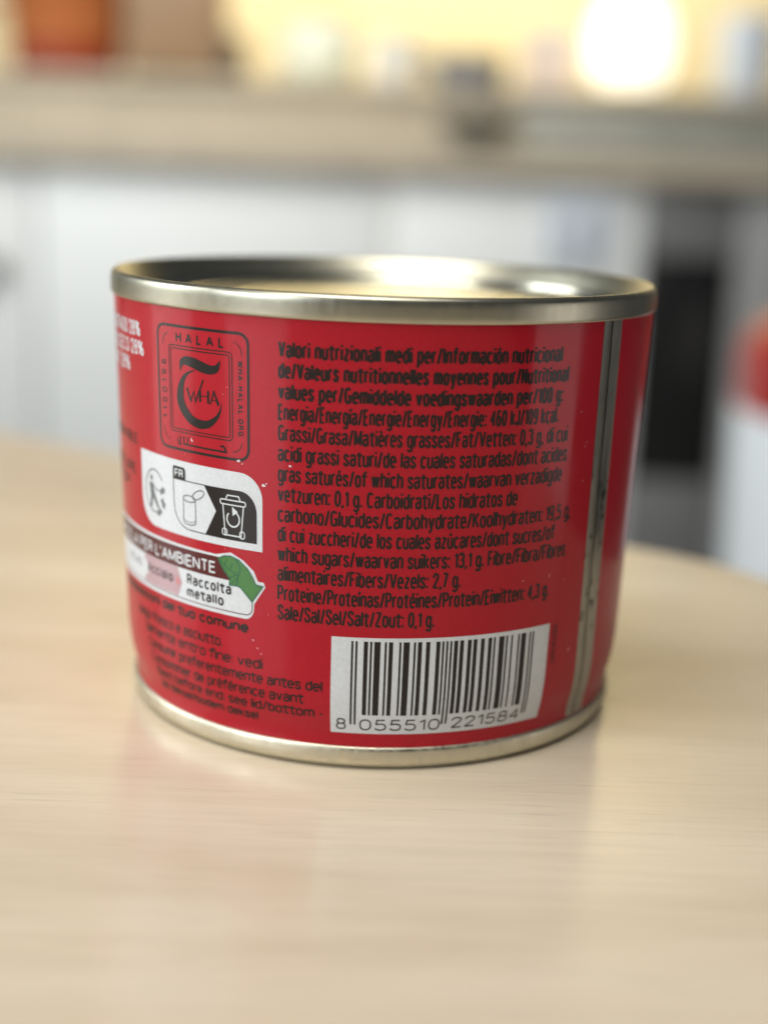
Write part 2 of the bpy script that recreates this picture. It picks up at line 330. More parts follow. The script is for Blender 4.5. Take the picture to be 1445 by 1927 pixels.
lid = lathe('lid', smooth_prof([(35.28, 57.66), (35.05, 57.2)] + [(r, z + dz) for r, z in [(34.8, 57.35), (34.4, 57.2), (34.0, 57.25), (33.6, 57.4), (33.0, 57.5), (31.0, 57.55), (30.4, 57.6), (29.8, 57.72), (29.2, 57.6), (28.6, 57.55), (22.6, 57.55), (22.0, 57.6), (21.4, 57.7), (20.8, 57.6), (20.2, 57.55), (12.0, 57.5), (4.0, 57.5), (0.0, 57.5)]], 4), M_lid, can, 192, None)
lathe('bottom_seam', smooth_prof([(34.6, 3.15), (34.95, 3.05), (35.13, 2.7), (35.18, 2.2), (35.18, 1.6), (35.08, 1.05), (34.75, 0.55), (34.3, 0.15), (33.9, 0.02), (33.65, 0.6), (33.6, 1.4), (33.4, 3.4)]), M_tin_lit, can, 288, None)
lathe('bottom_end', [(33.4 * mm, 3.4 * mm), (32.8 * mm, 3.9 * mm), (30 * mm, 3.6 * mm), (0, 3.6 * mm)], M_tin, can, 96)

# ---- print: everything is laid out on the developed wall as (angle in degrees from the front, height in mm)
K = math.radians(1) * 36.8      # mm of arc per degree
class Print:
    def __init__(self): self.bm = bmesh.new()
    def poly(self, pts):
        f = self.bm.faces.new([self.bm.verts.new((a * K, z, 0)) for a, z in pts])
        bmesh.ops.triangulate(self.bm, faces=[f]); return self
    def ribbon(self, pts, w, closed=False):
        P = []; ws = []
        for i, (a, z) in enumerate(pts):
            v = Vector((a * K, z))
            if not P or (v - P[-1]).length > 1e-4: P.append(v); ws.append(w[i] if isinstance(w, (list, tuple)) else w)
        if closed and (P[0] - P[-1]).length < 1e-4: P.pop(); ws.pop()
        n = len(P); L = []; Rr = []
        if n < 2: return self
        for i in range(n):
            a = P[i - 1] if (i > 0 or closed) else P[i]; b = P[(i + 1) % n] if (i < n - 1 or closed) else P[i]
            t1 = (P[i] - a).normalized() if (P[i] - a).length > 1e-9 else None
            t2 = (b - P[i]).normalized() if (b - P[i]).length > 1e-9 else None
            t = ((t1 or t2) + (t2 or t1)); t = t.normalized() if t.length > 1e-6 else (t1 or t2)
            nrm = Vector((-t.y, t.x)); s = 1.0 / max(0.5, nrm.dot(Vector((-(t1 or t2).y, (t1 or t2).x))))
            ww = ws[i] / 2 * s
            L.append(self.bm.verts.new((*(P[i] + nrm * ww), 0))); Rr.append(self.bm.verts.new((*(P[i] - nrm * ww), 0)))
        for i in range(n if closed else n - 1):
            j = (i + 1) % n; self.bm.faces.new((Rr[i], Rr[j], L[j], L[i]))
        return self
    def arc(self, ca, cz, ra, rz, a0, a1, w, n=24):
        return self.ribbon([(ca + ra * math.cos(math.radians(a0 + (a1 - a0) * k / n)), cz + rz * math.sin(math.radians(a0 + (a1 - a0) * k / n))) for k in range(n + 1)], w)
    def disc(self, ca, cz, ra, rz, n=20):
        return self.poly([(ca + ra * math.cos(2 * math.pi * k / n), cz + rz * math.sin(2 * math.pi * k / n)) for k in range(n)])
    def rrect(self, a0, a1, z0, z1, r, n=5):
        out = []; ra = r / K
        for cx, cz, s in ((a1 - ra, z1 - r, 0), (a0 + ra, z1 - r, 90), (a0 + ra, z0 + r, 180), (a1 - ra, z0 + r, 270)):
            for k in range(n + 1):
                t = math.radians(s + 90 * k / n); out.append((cx + ra * math.cos(t), cz + r * math.sin(t)))
        return out
    def text(self, s, a0, a1, base, cap, w=0.25, rot=0, gap=0.07):
        """letter s in a condensed grotesque between angles a0 and a1; rot=1 reads upwards (a0, a1 are heights, base an angle), rot=-1 downwards"""
        L = abs(a1 - a0) * (K if rot == 0 else 1.0); sg = 1 if a1 > a0 else -1
        n = sum(ch != ' ' for ch in s)
        sp = s.count(' '); units = sum(0.15 if ch == ' ' else glyph(ch)[0] for ch in s) + gap * (n - 1)
        sc = max(0.2, (L - n * w - 0.8 * w * sp) / units); x = w / 2; items = []
        for ch in s:
            if ch == ' ': x += 0.15 * sc + 0.8 * w; continue
            wd, strokes = glyph(ch)
            for st, cl in strokes:
                cur = [st[0]]
                for k in range(1, len(st)):                    # split at sharp corners so that the stroke keeps its weight
                    cur.append(st[k])
                    if not cl and k < len(st) - 1:
                        u = Vector((st[k][0] - st[k - 1][0], st[k][1] - st[k - 1][1])); v = Vector((st[k + 1][0] - st[k][0], st[k + 1][1] - st[k][1]))
                        if u.normalized().dot(v.normalized()) < -0.15: items.append((x, cur, False)); cur = [st[k]]
                items.append((x, cur, cl))
            x += wd * sc + w + gap * sc
        for i, (x0, st, cl) in enumerate(items):
            pts = []
            for px, py in st:
                t = x0 + px * sc; y = w / 2 + py * (cap - w) if py >= 0 else w / 2 + py * cap
                if rot == 0: q = (a0 + t / K, base + y)
                elif rot == 1: q = (base - y / K, a0 + sg * t)
                else: q = (base + y / K, a0 + sg * t)
                pts.append(q)
            n0 = len(self.bm.verts); self.ribbon(pts, w, cl)
            self.bm.verts.ensure_lookup_table()
            for v in self.bm.verts[n0:]: v.co.z = 0.0015 * (i % 6)
        return self
    def build(self, name, m, parent, off=0.03):
        bm = self.bm
        xs = [v.co.x for v in bm.verts]; zz = [v.co.y for v in bm.verts]
        step = 1.3 * K
        k = math.floor(min(xs) / step) + 1
        while k * step < max(xs):
            bmesh.ops.bisect_plane(bm, geom=bm.verts[:] + bm.edges[:] + bm.faces[:], dist=1e-5, plane_co=(k * step, 0, 0), plane_no=(1, 0, 0)); k += 1
        z = 3.5
        while z < 12.6:
            if min(zz) < z < max(zz):
                bmesh.ops.bisect_plane(bm, geom=bm.verts[:] + bm.edges[:] + bm.faces[:], dist=1e-5, plane_co=(0, z, 0), plane_no=(0, 1, 0))
            z += 0.5
        for v in bm.verts:
            a = v.co.x / K * math.pi / 180; z = v.co.y; r = Rz(z) + off + v.co.z
            v.co = Vector((r * math.sin(a) * mm, -r * math.cos(a) * mm, z * mm))
        for f in bm.faces:
            c = f.calc_center_median(); f.normal_update()
            if f.normal.x * c.x + f.normal.y * c.y < 0: f.normal_flip()
        me = bpy.data.meshes.new(name); bm.to_mesh(me); bm.free()
        return link(name, me, m, parent, True)
# a condensed grotesque alphabet drawn as stroke centre lines: cap height 1, x-height 0.74
XH = 0.74
def se(cx, cy, rx, ry, a0, a1):
    n = max(4, int(abs(a1 - a0) / 24)); out = []
    for k in range(n + 1):
        t = math.radians(a0 + (a1 - a0) * k / n); c, q = math.cos(t), math.sin(t)
        out.append((cx + rx * math.copysign(abs(c) ** 0.8, c), cy + ry * math.copysign(abs(q) ** 0.8, q)))
    return out
def ring(cx, cy, rx, ry): return (se(cx, cy, rx, ry, 0, 360)[:-1], True)
def op(*p): return (list(p), False)
arch = lambda x, w: [(x, 0.46)] + se(x + w / 2, 0.5, w / 2, 0.24, 180, 0) + [(x + w, 0)]
SS = lambda h, w: catmull([(0.95 * w, 0.76 * h), (0.84 * w, 0.93 * h), (0.5 * w, h), (0.14 * w, 0.93 * h), (0.05 * w, 0.76 * h), (0.22 * w, 0.6 * h), (0.76 * w, 0.43 * h), (0.97 * w, 0.25 * h), (0.84 * w, 0.07 * h), (0.5 * w, 0), (0.14 * w, 0.07 * h), (0.0, 0.26 * h)], 3)
DOT = lambda x, y: op((x, y), (x, y + 0.14))
G = {
 'a': (.33, [op((.33, 0), (.33, .50), *se(.17, .53, .16, .21, 0, 165)), op((.33, .43), (.17, .42), *se(.15, .21, .15, .21, 90, 270), (.2, 0), (.33, .15))]),
 'b': (.34, [op((0, 0), (0, 1)), ring(.17, .37, .17, .37)]), 'c': (.33, [(se(.17, .37, .17, .37, 38, 322), False)]),
 'd': (.34, [op((.34, 0), (.34, 1)), ring(.17, .37, .17, .37)]), 'e': (.34, [op((.01, .38), (.34, .38), *se(.17, .37, .17, .37, 4, 318))]),
 'f': (.25, [op((.1, 0), (.1, .82), *se(.23, .82, .13, .18, 175, 90), (.31, 1.0)), op((-.09, XH), (.33, XH))]),
 'g': (.34, [ring(.17, .37, .17, .37), op((.34, XH), (.34, -.06), *se(.17, -.06, .17, .2, 0, -155))]),
 'h': (.34, [op((0, 0), (0, 1)), op(*arch(0, .34))]), 'i': (0, [op((0, 0), (0, XH)), DOT(0, .9)]), 'j': (.05, [op((.05, XH), (.05, -.12), (-.02, -.24)), DOT(.05, .9)]),
 'k': (.33, [op((0, 0), (0, 1)), op((.31, XH), (.02, .28)), op((.12, .42), (.34, 0))]), 'l': (0, [op((0, 0), (0, 1))]),
 'm': (.56, [op((0, 0), (0, XH)), op(*arch(0, .28)), op(*arch(.28, .28))]), 'n': (.34, [op((0, 0), (0, XH)), op(*arch(0, .34))]),
 'o': (.35, [ring(.175, .37, .175, .37)]), 'p': (.34, [op((0, -.27), (0, XH)), ring(.17, .37, .17, .37)]), 'q': (.34, [op((.34, -.27), (.34, XH)), ring(.17, .37, .17, .37)]),
 'r': (.2, [op((0, 0), (0, XH)), op((0, .44), *se(.17, .48, .17, .26, 180, 90), (.25, .73))]), 's': (.31, [(SS(XH, .31), False)]),
 't': (.27, [op((.12, .95), (.12, .16), *se(.24, .14, .12, .14, 180, 275), (.31, .0)), op((-.09, XH), (.35, XH))]),
 'u': (.34, [op((0, XH), (0, .24), *se(.17, .24, .17, .24, 180, 360), (.34, .3)), op((.34, XH), (.34, 0))]),
 'v': (.34, [op((0, XH), (.17, 0), (.34, XH))]), 'w': (.52, [op((0, XH), (.13, 0), (.26, XH), (.39, 0), (.52, XH))]),
 'x': (.33, [op((0, XH), (.33, 0)), op((.33, XH), (0, 0))]), 'y': (.34, [op((0, XH), (.17, .03)), op((.34, XH), (.15, -.17), (.03, -.27))]), 'z': (.3, [op((.01, XH), (.29, XH), (0, 0), (.3, 0))]),
 'A': (.44, [op((0, 0), (.22, 1), (.44, 0)), op((.08, .33), (.36, .33))]), 'B': (.38, [op((0, 0), (0, 1), (.18, 1), *se(.18, .77, .17, .23, 90, -90), (.02, .54)), op((.02, .54), (.18, .54), *se(.19, .27, .19, .27, 90, -90), (0, 0))]),
 'C': (.4, [(se(.2, .5, .2, .5, 42, 318), False)]), 'D': (.4, [op((0, 0), (0, 1), (.16, 1), *se(.18, .5, .22, .5, 90, -90), (0, 0))]), 'E': (.32, [op((.32, 1), (0, 1), (0, 0), (.33, 0)), op((0, .53), (.3, .53))]),
 'F': (.3, [op((.31, 1), (0, 1), (0, 0)), op((0, .51), (.28, .51))]), 'G': (.41, [op(*se(.2, .5, .2, .5, 42, 340), (.4, .47), (.22, .47)), op((.4, .47), (.4, 0))]), 'H': (.4, [op((0, 0), (0, 1)), op((.4, 0), (.4, 1)), op((0, .53), (.4, .53))]),
 'I': (0, [op((0, 0), (0, 1))]), 'K': (.4, [op((0, 0), (0, 1)), op((.38, 1), (.02, .4)), op((.13, .57), (.4, 0))]), 'J': (.28, [op((.28, 1), (.28, .25), *se(.14, .22, .14, .22, 0, -180))]), 'L': (.3, [op((0, 1), (0, 0), (.3, 0))]),
 'M': (.5, [op((0, 0), (0, 1), (.25, .1), (.5, 1), (.5, 0))]), 'N': (.4, [op((0, 0), (0, 1), (.4, 0), (.4, 1))]), 'O': (.42, [ring(.21, .5, .21, .5)]), 'P': (.37, [op((0, 0), (0, 1), (.18, 1), *se(.18, .73, .19, .27, 90, -90), (0, .46))]),
 'R': (.39, [op((0, 0), (0, 1), (.18, 1), *se(.18, .75, .19, .25, 90, -90), (0, .5)), op((.2, .5), (.33, .4), (.36, 0))]), 'S': (.38, [(SS(1.0, .38), False)]), 'T': (.36, [op((.18, 0), (.18, 1)), op((0, 1), (.36, 1))]),
 'U': (.4, [op((0, 1), (0, .28), *se(.2, .28, .2, .28, 180, 360), (.4, 1))]), 'V': (.42, [op((0, 1), (.21, 0), (.42, 1))]), 'W': (.62, [op((0, 1), (.155, 0), (.31, .95), (.465, 0), (.62, 1))]), 'X': (.4, [op((0, 1), (.4, 0)), op((.4, 1), (0, 0))]), 'Z': (.37, [op((.02, 1), (.36, 1), (0, 0), (.37, 0))]),
 '0': (.35, [ring(.175, .5, .175, .5)]), '1': (.16, [op((0, .78), (.16, 1), (.16, 0))]), '2': (.35, [op(*catmull([(.0, .72), (.04, .91), (.18, 1), (.32, .9), (.33, .7), (.22, .42), (0, 0)], 4), (.35, 0))]),
 '3': (.35, [op(*se(.17, .76, .16, .24, 160, -80)), op((.12, .53), *se(.17, .265, .18, .265, 80, -165))]), '4': (.36, [op((.27, 0), (.27, 1), (0, .29), (.36, .29))]), '5': (.35, [op((.32, 1), (.06, 1), (.03, .52), *se(.17, .31, .18, .31, 125, -160))]),
 '6': (.35, [ring(.175, .3, .175, .3), op((.01, .32), (.04, .68), *se(.19, .72, .15, .28, 160, 40))]), '7': (.33, [op((0, 1), (.33, 1), (.2, .55), (.11, 0))]), '8': (.35, [ring(.175, .27, .175, .27), ring(.175, .77, .15, .23)]), '9': (.35, [ring(.175, .7, .175, .3), op((.34, .68), (.31, .3), *se(.16, .27, .15, .27, -20, -140))]),
 '/': (.24, [op((0, -.04), (.24, 1.03))]), ':': (.02, [DOT(.01, 0), DOT(.01, .6)]), '.': (.02, [DOT(.01, 0)]), ',': (.03, [op((.02, .08), (.02, -.04), (-.02, -.14))]), '-': (.16, [op((0, .38), (.16, .38))]), "'": (.02, [op((.01, 1), (.01, .76))]),
 '%': (.6, [ring(.12, .76, .12, .24), ring(.48, .24, .12, .24), op((.12, 0), (.48, 1))]),
}
ACC = {'á': 'a+', 'é': 'e+', 'í': 'ı+', 'ó': 'o+', 'ú': 'u+', 'è': 'e-'}
def glyph(ch):
    if ch in ACC:
        b, sgn = ACC[ch]; wd, st = (0, [op((0, 0), (0, XH))]) if b == 'ı' else G[b]
        d = 0.08 if sgn == '+' else -0.08
        return wd, st + [op((wd / 2 - d * 0.4, .86), (wd / 2 + d, 1.06))]
    return G[ch]

# side seam: bare weld strip with a dark line, drifting slightly with height
def seam_a(z, lo, hi): return lo + (hi - lo) * (z - 10) / 47.0
zz = [3.3 + 0.6 * k for k in range(16)] + [13 + 2.2 * k for k in range(20)] + [57.2]
M_seam = tinplate('seam_tinplate', (0.38, 0.37, 0.33), 0.34, (500, 500, 30))
nt = M_seam.node_tree; b = nt.nodes['Principled BSDF']; L = nt.links.new       # black smudges of stray print on the strip
tc = nt.nodes.new('ShaderNodeTexCoord'); mp = nt.nodes.new('ShaderNodeMapping'); mp.inputs['Scale'].default_value = (900, 900, 420)
n = nt.nodes.new('ShaderNodeTexNoise'); n.inputs['Scale'].default_value = 1.0; n.inputs['Detail'].default_value = 3
L(tc.outputs['Object'], mp.inputs['Vector']); L(mp.outputs['Vector'], n.inputs['Vector'])
sx = nt.nodes.new('ShaderNodeSeparateXYZ'); L(tc.outputs['Object'], sx.inputs['Vector'])
band = nt.nodes.new('ShaderNodeMapRange'); band.inputs['From Min'].default_value = 0.013; band.inputs['From Max'].default_value = 0.017; L(sx.outputs['Z'], band.inputs['Value'])
band2 = nt.nodes.new('ShaderNodeMapRange'); band2.inputs['From Min'].default_value = 0.040; band2.inputs['From Max'].default_value = 0.034; L(sx.outputs['Z'], band2.inputs['Value'])
th = nt.nodes.new('ShaderNodeMapRange'); th.inputs['From Min'].default_value = 0.57; th.inputs['From Max'].default_value = 0.68; L(n.outputs['Fac'], th.inputs['Value'])
m1 = nt.nodes.new('ShaderNodeMath'); m1.operation = 'MULTIPLY'; L(band.outputs['Result'], m1.inputs[0]); L(band2.outputs['Result'], m1.inputs[1])
m2 = nt.nodes.new('ShaderNodeMath'); m2.operation = 'MULTIPLY'; L(m1.outputs[0], m2.inputs[0]); L(th.outputs['Result'], m2.inputs[1])
old = b.inputs['Base Color'].links[0].from_socket
mx = nt.nodes.new('ShaderNodeMix'); mx.data_type = 'RGBA'; mx.inputs['B'].default_value = (0.02, 0.02, 0.02, 1)
L(m2.outputs[0], mx.inputs['Factor']); L(old, mx.inputs['A']); L(mx.outputs['Result'], b.inputs['Base Color'])
p = Print(); p.poly([(seam_a(z, 49.4, 47.2), z) for z in zz] + [(seam_a(z, 56.6, 53.7), z) for z in reversed(zz)])
seam = p.build('side_seam', M_seam, can, 0.035)
p = Print(); p.ribbon([(seam_a(z, 52.3, 49.9) + 0.05 * math.sin(z * 1.7), z) for z in zz], 0.38); p.build('weld_line', M_ink, seam, 0.06)
p = Print(); p.ribbon([(seam_a(z, 51.6, 49.2), z) for z in zz], 0.16); p.build('weld_highlight', M_tin, seam, 0.14)  # lighter ribbon laid in as the highlight along the weld

# nutrition text
LINES = [('Valori nutrizionali medi per/Información nutricional', 36.1), ('de/Valeurs nutritionnelles moyennes pour/Nutritional', 38.1),
         ('values per/Gemiddelde voedingswaarden per/100 g:', 37.1), ('Energia/Energía/Energie/Energy/Energie: 460 kJ/109 kcal.', 36.4),
         ('Grassi/Grasa/Matières grasses/Fat/Vetten: 0,3 g, di cui', 39.2), ('acidi grassi saturi/de las cuales saturadas/dont acides', 39.6),
         ('gras saturés/of which saturates/waarvan verzadigde', 38.7), ('vetzuren: 0,1 g. Carboidrati/Los hidratos de', 28.1),
         ('carbono/Glucides/Carbohydrate/Koolhydraten: 19,5 g,', 42.2), ('di cui zuccheri/de los cuales azúcares/dont sucres/of', 38.1),
         ('which sugars/waarvan suikers: 13,1 g. Fibre/Fibra/Fibres', 41.8), ('alimentaires/Fibers/Vezels: 2,7 g.', 17.1),
         ('Proteine/Proteínas/Protéines/Protein/Eiwitten: 4,3 g.', 38.0), ('Sale/Sal/Sel/Salt/Zout: 0,1 g.', 12.2)]
for i, (s, a1) in enumerate(LINES):
    Print().text(s, -19.1, a1, 52.55 - 2.535 * i, 2.05, 0.34 if i < 3 else 0.285, gap=0.01 if i < 3 else 0.025).build('nutrition_text', M_ink, can)

# storage and best-before text
LOW = [('le disposizioni del tuo comune', -73, -25.5, 17.08, 1.45, 0.33), ('luogo fresco e asciutto.', -62.5, -31.8, 14.45, 1.5, 0.24),
       ('bilmente entro fine: vedi', -58.5, -22.3, 12.5, 1.5, 0.24), ('Consumir preferentemente antes del', -57.5, -9.6, 10.55, 1.5, 0.24),
       ('Consommer de préférence avant', -56.5, -13.5, 8.62, 1.5, 0.24), ('Best before end: see lid/bottom -', -54.5, -9.4, 6.85, 1.45, 0.24),
       ('zie deksel/bodem deksel', -54, -23.9, 5.2, 1.3, 0.24)]
for s, a0, a1, zb, cap, bo in LOW: Print().text(s, a0, a1, zb, cap, bo, gap=0.03).build('storage_text', M_ink, can)
for s, a0, a1, zb in (('CONCENTRADO 28%', -82, -55.7, 52.75), ('RESIDUO SECO 28%', -83, -54.4, 50.3), ('EXTRAIT 28%', -83, -61.7, 47.9)):
    Print().text(s, a0, a1, zb, 1.95, 0.27).build('front_text', M_white, can)
for s, a0, a1, zb in (('CONSERVABLE', -82, -59.2, 38.25), ('APERTURE', -82, -61, 34.0), ('in frigo', -82, -65.5, 32.2)):
    Print().text(s, a0, a1, zb, 1.5, 0.24).build('front_text', M_ink, can)
Print().text('10014100', 18.1, 12.7, 40.3, 0.85, 0.12, rot=-1).build('batch_text', M_ink, can)

# certification emblem
p = Print()
p.ribbon(p.rrect(-48.75, -25.2, 39.42, 55.0, 1.35), 0.35, True)
emblem = p.build('certification_emblem', M_ink, can)
p = Print()
p.ribbon(p.rrect(-45.15, -28.72, 41.68, 52.6, 0.55), 0.13, True)
p.ribbon(p.rrect(-44.55, -29.32, 42.06, 52.22, 0.35), 0.13, True)
p.build('emblem_frame', M_ink, emblem)
Print().text('HALAL', -42.9, -30.5, 53.0, 1.3, 0.25, gap=0.4).build('emblem_text', M_ink, emblem)
Print().text('WHA-HALAL.ORG', 51.7, 42.4, -27.5, 0.78, 0.155, rot=-1, gap=0.15).build('emblem_text', M_ink, emblem)
Print().text('1100196', 43.1, 50.6, -46.1, 1.0, 0.16, rot=1, gap=0.4).build('emblem_text', M_ink, emblem)
p = Print()
for ca, cz, a0 in ((-45.0, 52.6, 95), (-28.6, 52.45, -5), (-45.3, 41.9, 175), (-28.7, 41.7, 265)): p.arc(ca, cz, 2.05, 1.4, a0, a0 + 90, 0.11, 10)
p.build('corner_arc', M_ink, emblem)
p = Print()
def taper(pts, ws, n=5):
    q = catmull([(a, z) for a, z in pts], n); m = len(q); v = []
    for i in range(m):
        f = i / (m - 1) * (len(ws) - 1); k = min(len(ws) - 2, int(f)); v.append(ws[k] + (ws[k + 1] - ws[k]) * (f - k))
    p.ribbon(q, v)
taper([(-41.75, 49.5), (-41.4, 50.5), (-40.2, 50.85), (-38.0, 50.7), (-35.9, 50.35), (-33.9, 50.15), (-32.4, 50.4), (-31.45, 51.4)], [0.05, 0.75, 1.1, 1.35, 1.35, 1.15, 0.9, 0.05])
taper([(-37.7, 49.85), (-39.75, 49.3), (-41.2, 48.3), (-41.9, 46.9), (-41.75, 45.5), (-40.4, 44.25), (-38.5, 43.4), (-36.3, 43.15), (-34.3, 43.4), (-32.6, 44.2), (-31.65, 45.1), (-31.2, 46.1)], [0.05, 0.35, 0.75, 1.2, 1.35, 1.3, 1.2, 1.15, 0.9, 0.55, 0.3, 0.05])
p.build('emblem_mark', M_ink, emblem)
p = Print()
p.ribbon([(-40.05, 47.5), (-39.0, 45.95), (-38.15, 47.15), (-37.75, 45.9), (-35.6, 48.8)], [0.36, 0.32, 0.2, 0.34, 0.26])
p.ribbon([(-36.5, 47.45), (-36.52, 45.95)], 0.36); p.ribbon([(-34.45, 47.5), (-34.45, 45.9)], 0.36); p.ribbon([(-36.5, 46.75), (-34.45, 46.75)], 0.13)
p.ribbon([(-33.95, 45.85), (-33.05, 47.5), (-31.9, 45.85)], [0.2, 0.3, 0.42]); p.ribbon([(-33.6, 46.4), (-32.4, 46.4)], 0.12)
p.build('emblem_text', M_ink, emblem)
p = Print()
p.ribbon([(-43.2, 40.85), (-42.75, 40.1), (-42.25, 40.1), (-42.3, 41.2)], 0.2); p.ribbon([(-41.25, 41.2), (-41.3, 40.2), (-30.3, 40.15), (-30.6, 40.6), (-31.1, 40.85), (-31.75, 40.75)], [0.2, 0.22, 0.26, 0.3, 0.28, 0.2]); p.ribbon([(-40.15, 41.2), (-40.2, 40.25)], 0.2)
p.build('emblem_text', M_ink, emblem)

# recycling panel
def corner(ca, cz, ra, rz, a0, a1, n=8): return [(ca + ra * math.cos(math.radians(a0 + (a1 - a0) * k / n)), cz + rz * math.sin(math.radians(a0 + (a1 - a0) * k / n))) for k in range(n + 1)]
p = Print(); p.poly([(-57.4, 38.0)] + [(-57.5, 32.0)] + corner(-51.9, 32.0, 5.6, 3.9, 180, 270) + [(-22.3, 28.05)] + corner(-27.3, 34.6, 5.0, 3.25, 0, 90))
rec = p.build('recycling_panel', M_white, can, 0.025)
p = Print(); p.poly([(-36.0, 35.5), (-32.95, 32.4), (-35.9, 29.0), (-23.5, 29.0)] + corner(-27.2, 32.8, 3.7, 2.7, 0, 90))
p.build('arrow_field', M_ink, rec, 0.045)
p = Print(); p.ribbon([(-35.8, 35.45), (-44.9, 35.45), (-44.8, 32.2)] + corner(-40.2, 32.2, 4.6, 3.1, 180, 270) + [(-35.9, 29.08)], 0.13); p.build('panel_outline', M_ink, rec, 0.045)
p = Print(); p.poly([(-44.95, 35.45), (-41.1, 35.5), (-41.1, 36.8), (-41.5, 37.1), (-44.6, 37.15), (-44.95, 36.9)]); p.build('country_tag', M_ink, rec, 0.045)
Print().text('FR', -44.3, -41.7, 35.75, 1.05, 0.17).build('country_text', M_white, rec, 0.07)
p = Print()                                                            # open tin icon
for z in (33.2,): p.arc(-40.15, z, 1.75, 0.42, 0, 360, 0.16)
p.ribbon([(-41.9, 33.2), (-41.9, 30.2)] + corner(-40.15, 30.2, 1.75, 0.42, 180, 360) + [(-38.4, 33.2)], 0.16); p.arc(-40.15, 30.55, 1.7, 0.4, 180, 360, 0.1)
p.ribbon([(-37.6 + 1.7 * math.cos(t) * 0.94 - 0.35 * math.sin(t) * 0.3, 33.95 + 0.52 * math.sin(t) + 0.45 * math.cos(t)) for t in [2 * math.pi * k / 24 for k in range(24)]], 0.16, True)
p.build('tin_icon', M_grey, rec, 0.045)
p = Print()                                                            # wheelie bin icon
p.ribbon(p.rrect(-31.8, -25.95, 33.55, 34.15, 0.2, 3), 0.16, True); p.ribbon([(-30.5, 34.2), (-30.1, 34.75), (-27.5, 34.75), (-27.1, 34.2)], 0.16)
p.ribbon([(-31.2, 33.5), (-30.7, 29.6), (-27.0, 29.6), (-26.4, 33.5)], 0.17); p.ribbon(p.rrect(-31.4, -30.3, 29.55, 30.4, 0.3, 3), 0.14, True); p.ribbon(p.rrect(-27.3, -26.2, 29.4, 30.3, 0.3, 3), 0.14, True)
p.arc(-28.8, 31.75, 1.45, 0.98, 60, -225, 0.2); p.poly([(-29.0, 33.35), (-27.7, 32.75), (-28.9, 32.15)])
p.build('bin_icon', M_white, rec, 0.07)
p = Print()                                                            # walking figure in a ring
p.arc(-51.9, 32.9, 3.7, 2.85, 35, 285, 0.2); p.disc(-53.0, 34.55, 0.5, 0.38)
p.poly([(-54.0, 33.9), (-52.5, 33.95), (-51.9, 32.6), (-50.1, 30.8), (-50.7, 30.6), (-52.6, 31.9), (-53.2, 30.5), (-54.0, 30.6), (-53.5, 32.2)])
p.ribbon([(-52.6, 33.7), (-51.2, 33.2), (-50.2, 33.0)], 0.2)
for (ca, cz, r) in ((-48.8, 33.2, 25), (-48.7, 31.5, -60), (-50.3, 30.2, -150)):
    pts = [(-1.1, 0.5), (0.1, 0.55), (0.1, 0.95), (1.1, 0.0), (0.1, -0.8), (0.1, -0.35), (-0.9, -0.6)]
    cr, sr = math.cos(math.radians(r)), math.sin(math.radians(r)); p.poly([(ca + (x * cr - y * sr), cz + (x * sr + y * cr) * 0.7) for x, y in reversed(pts)])
p.build('sorting_icon', M_grey, rec, 0.045)

# environment panel
p = Print(); p.poly([(-77, 27.0), (-77, 19.05), (-27.0, 18.95)] + corner(-26.2, 20.6, 2.0, 1.65, 270, 360) + [(-24.15, 21.1), (-21.7, 23.5), (-22.0, 24.1), (-23.3, 24.15), (-24.2, 25.4), (-26.6, 26.6), (-29.5, 27.35), (-32.0, 26.95), (-33.2, 26.75)])
env = p.build('environment_panel', M_white, can, 0.025)
p = Print(); p.poly([(-77, 26.45), (-77, 23.65), (-28.6, 23.65), (-30.2, 26.45)]); p.build('banner', M_maroon, env, 0.04)
Print().text("RICICLA PER L'AMBIENTE", -73.5, -33.3, 24.15, 1.6, 0.25).build('banner_text', M_white, env, 0.065)
p = Print(); p.poly([(-57.6, 23.6), (-58.0, 19.75), (-44.3, 19.75), (-43.0, 21.6), (-44.3, 23.6)]); p.build('rose_field', M_rose, env, 0.035)
p = Print(); p.disc(-62.5, 21.7, 6.6, 1.85, 32); p.build('code_field', M_white, env, 0.05)
Print().text('FE 40', -67, -59.5, 21.4, 1.1, 0.14).build('material_text', M_grey, env, 0.07)
p = Print(); p.poly([(-44.9, 22.4), (-44.9, 21.0), (-43.4, 21.7)]); p.build('field_arrow', mat('rose_arrow_ink', (0.55, 0.2, 0.22), 0.4), env, 0.05)
Print().text('Acciaio', -56.3, -46.0, 21.3, 1.42, 0.23, gap=0.12).build('material_text', M_ink, env, 0.055)
Print().text('Raccolta', -41.4, -29.5, 21.74, 1.45, 0.25, gap=0.12).build('material_text', M_ink, env, 0.055)
Print().text('metallo', -41.5, -31.4, 20.05, 1.4, 0.25, gap=0.12).build('material_text', M_ink, env, 0.055)
p = Print(); p.ribbon([(-77, 19.65), (-27.0, 19.5)] + corner(-26.0, 20.5, 1.4, 0.98, 270, 360) + [(-24.6, 21.6)], 0.12); p.build('panel_line', M_maroon, env, 0.05)
LEAF = [(-32.6, 26.25), (-31.2, 26.75), (-29.5, 26.9), (-27.6, 26.55), (-25.6, 25.6), (-24.4, 24.5), (-23.8, 23.7), (-22.2, 23.6), (-24.65, 21.35), (-27.2, 22.95), (-28.0, 23.1), (-29.9, 23.05), (-29.8, 23.9), (-31.0, 24.7), (-32.0, 25.5)]
p = Print(); p.poly(list(reversed(LEAF))); p.build('leaf_arrow', M_green, env, 0.06)
p = Print(); p.ribbon(LEAF, 0.14, True); p.ribbon(catmull([(-28.4, 26.6), (-27.3, 25.5), (-27.8, 24.4), (-28.2, 23.2)], 5), 0.13)
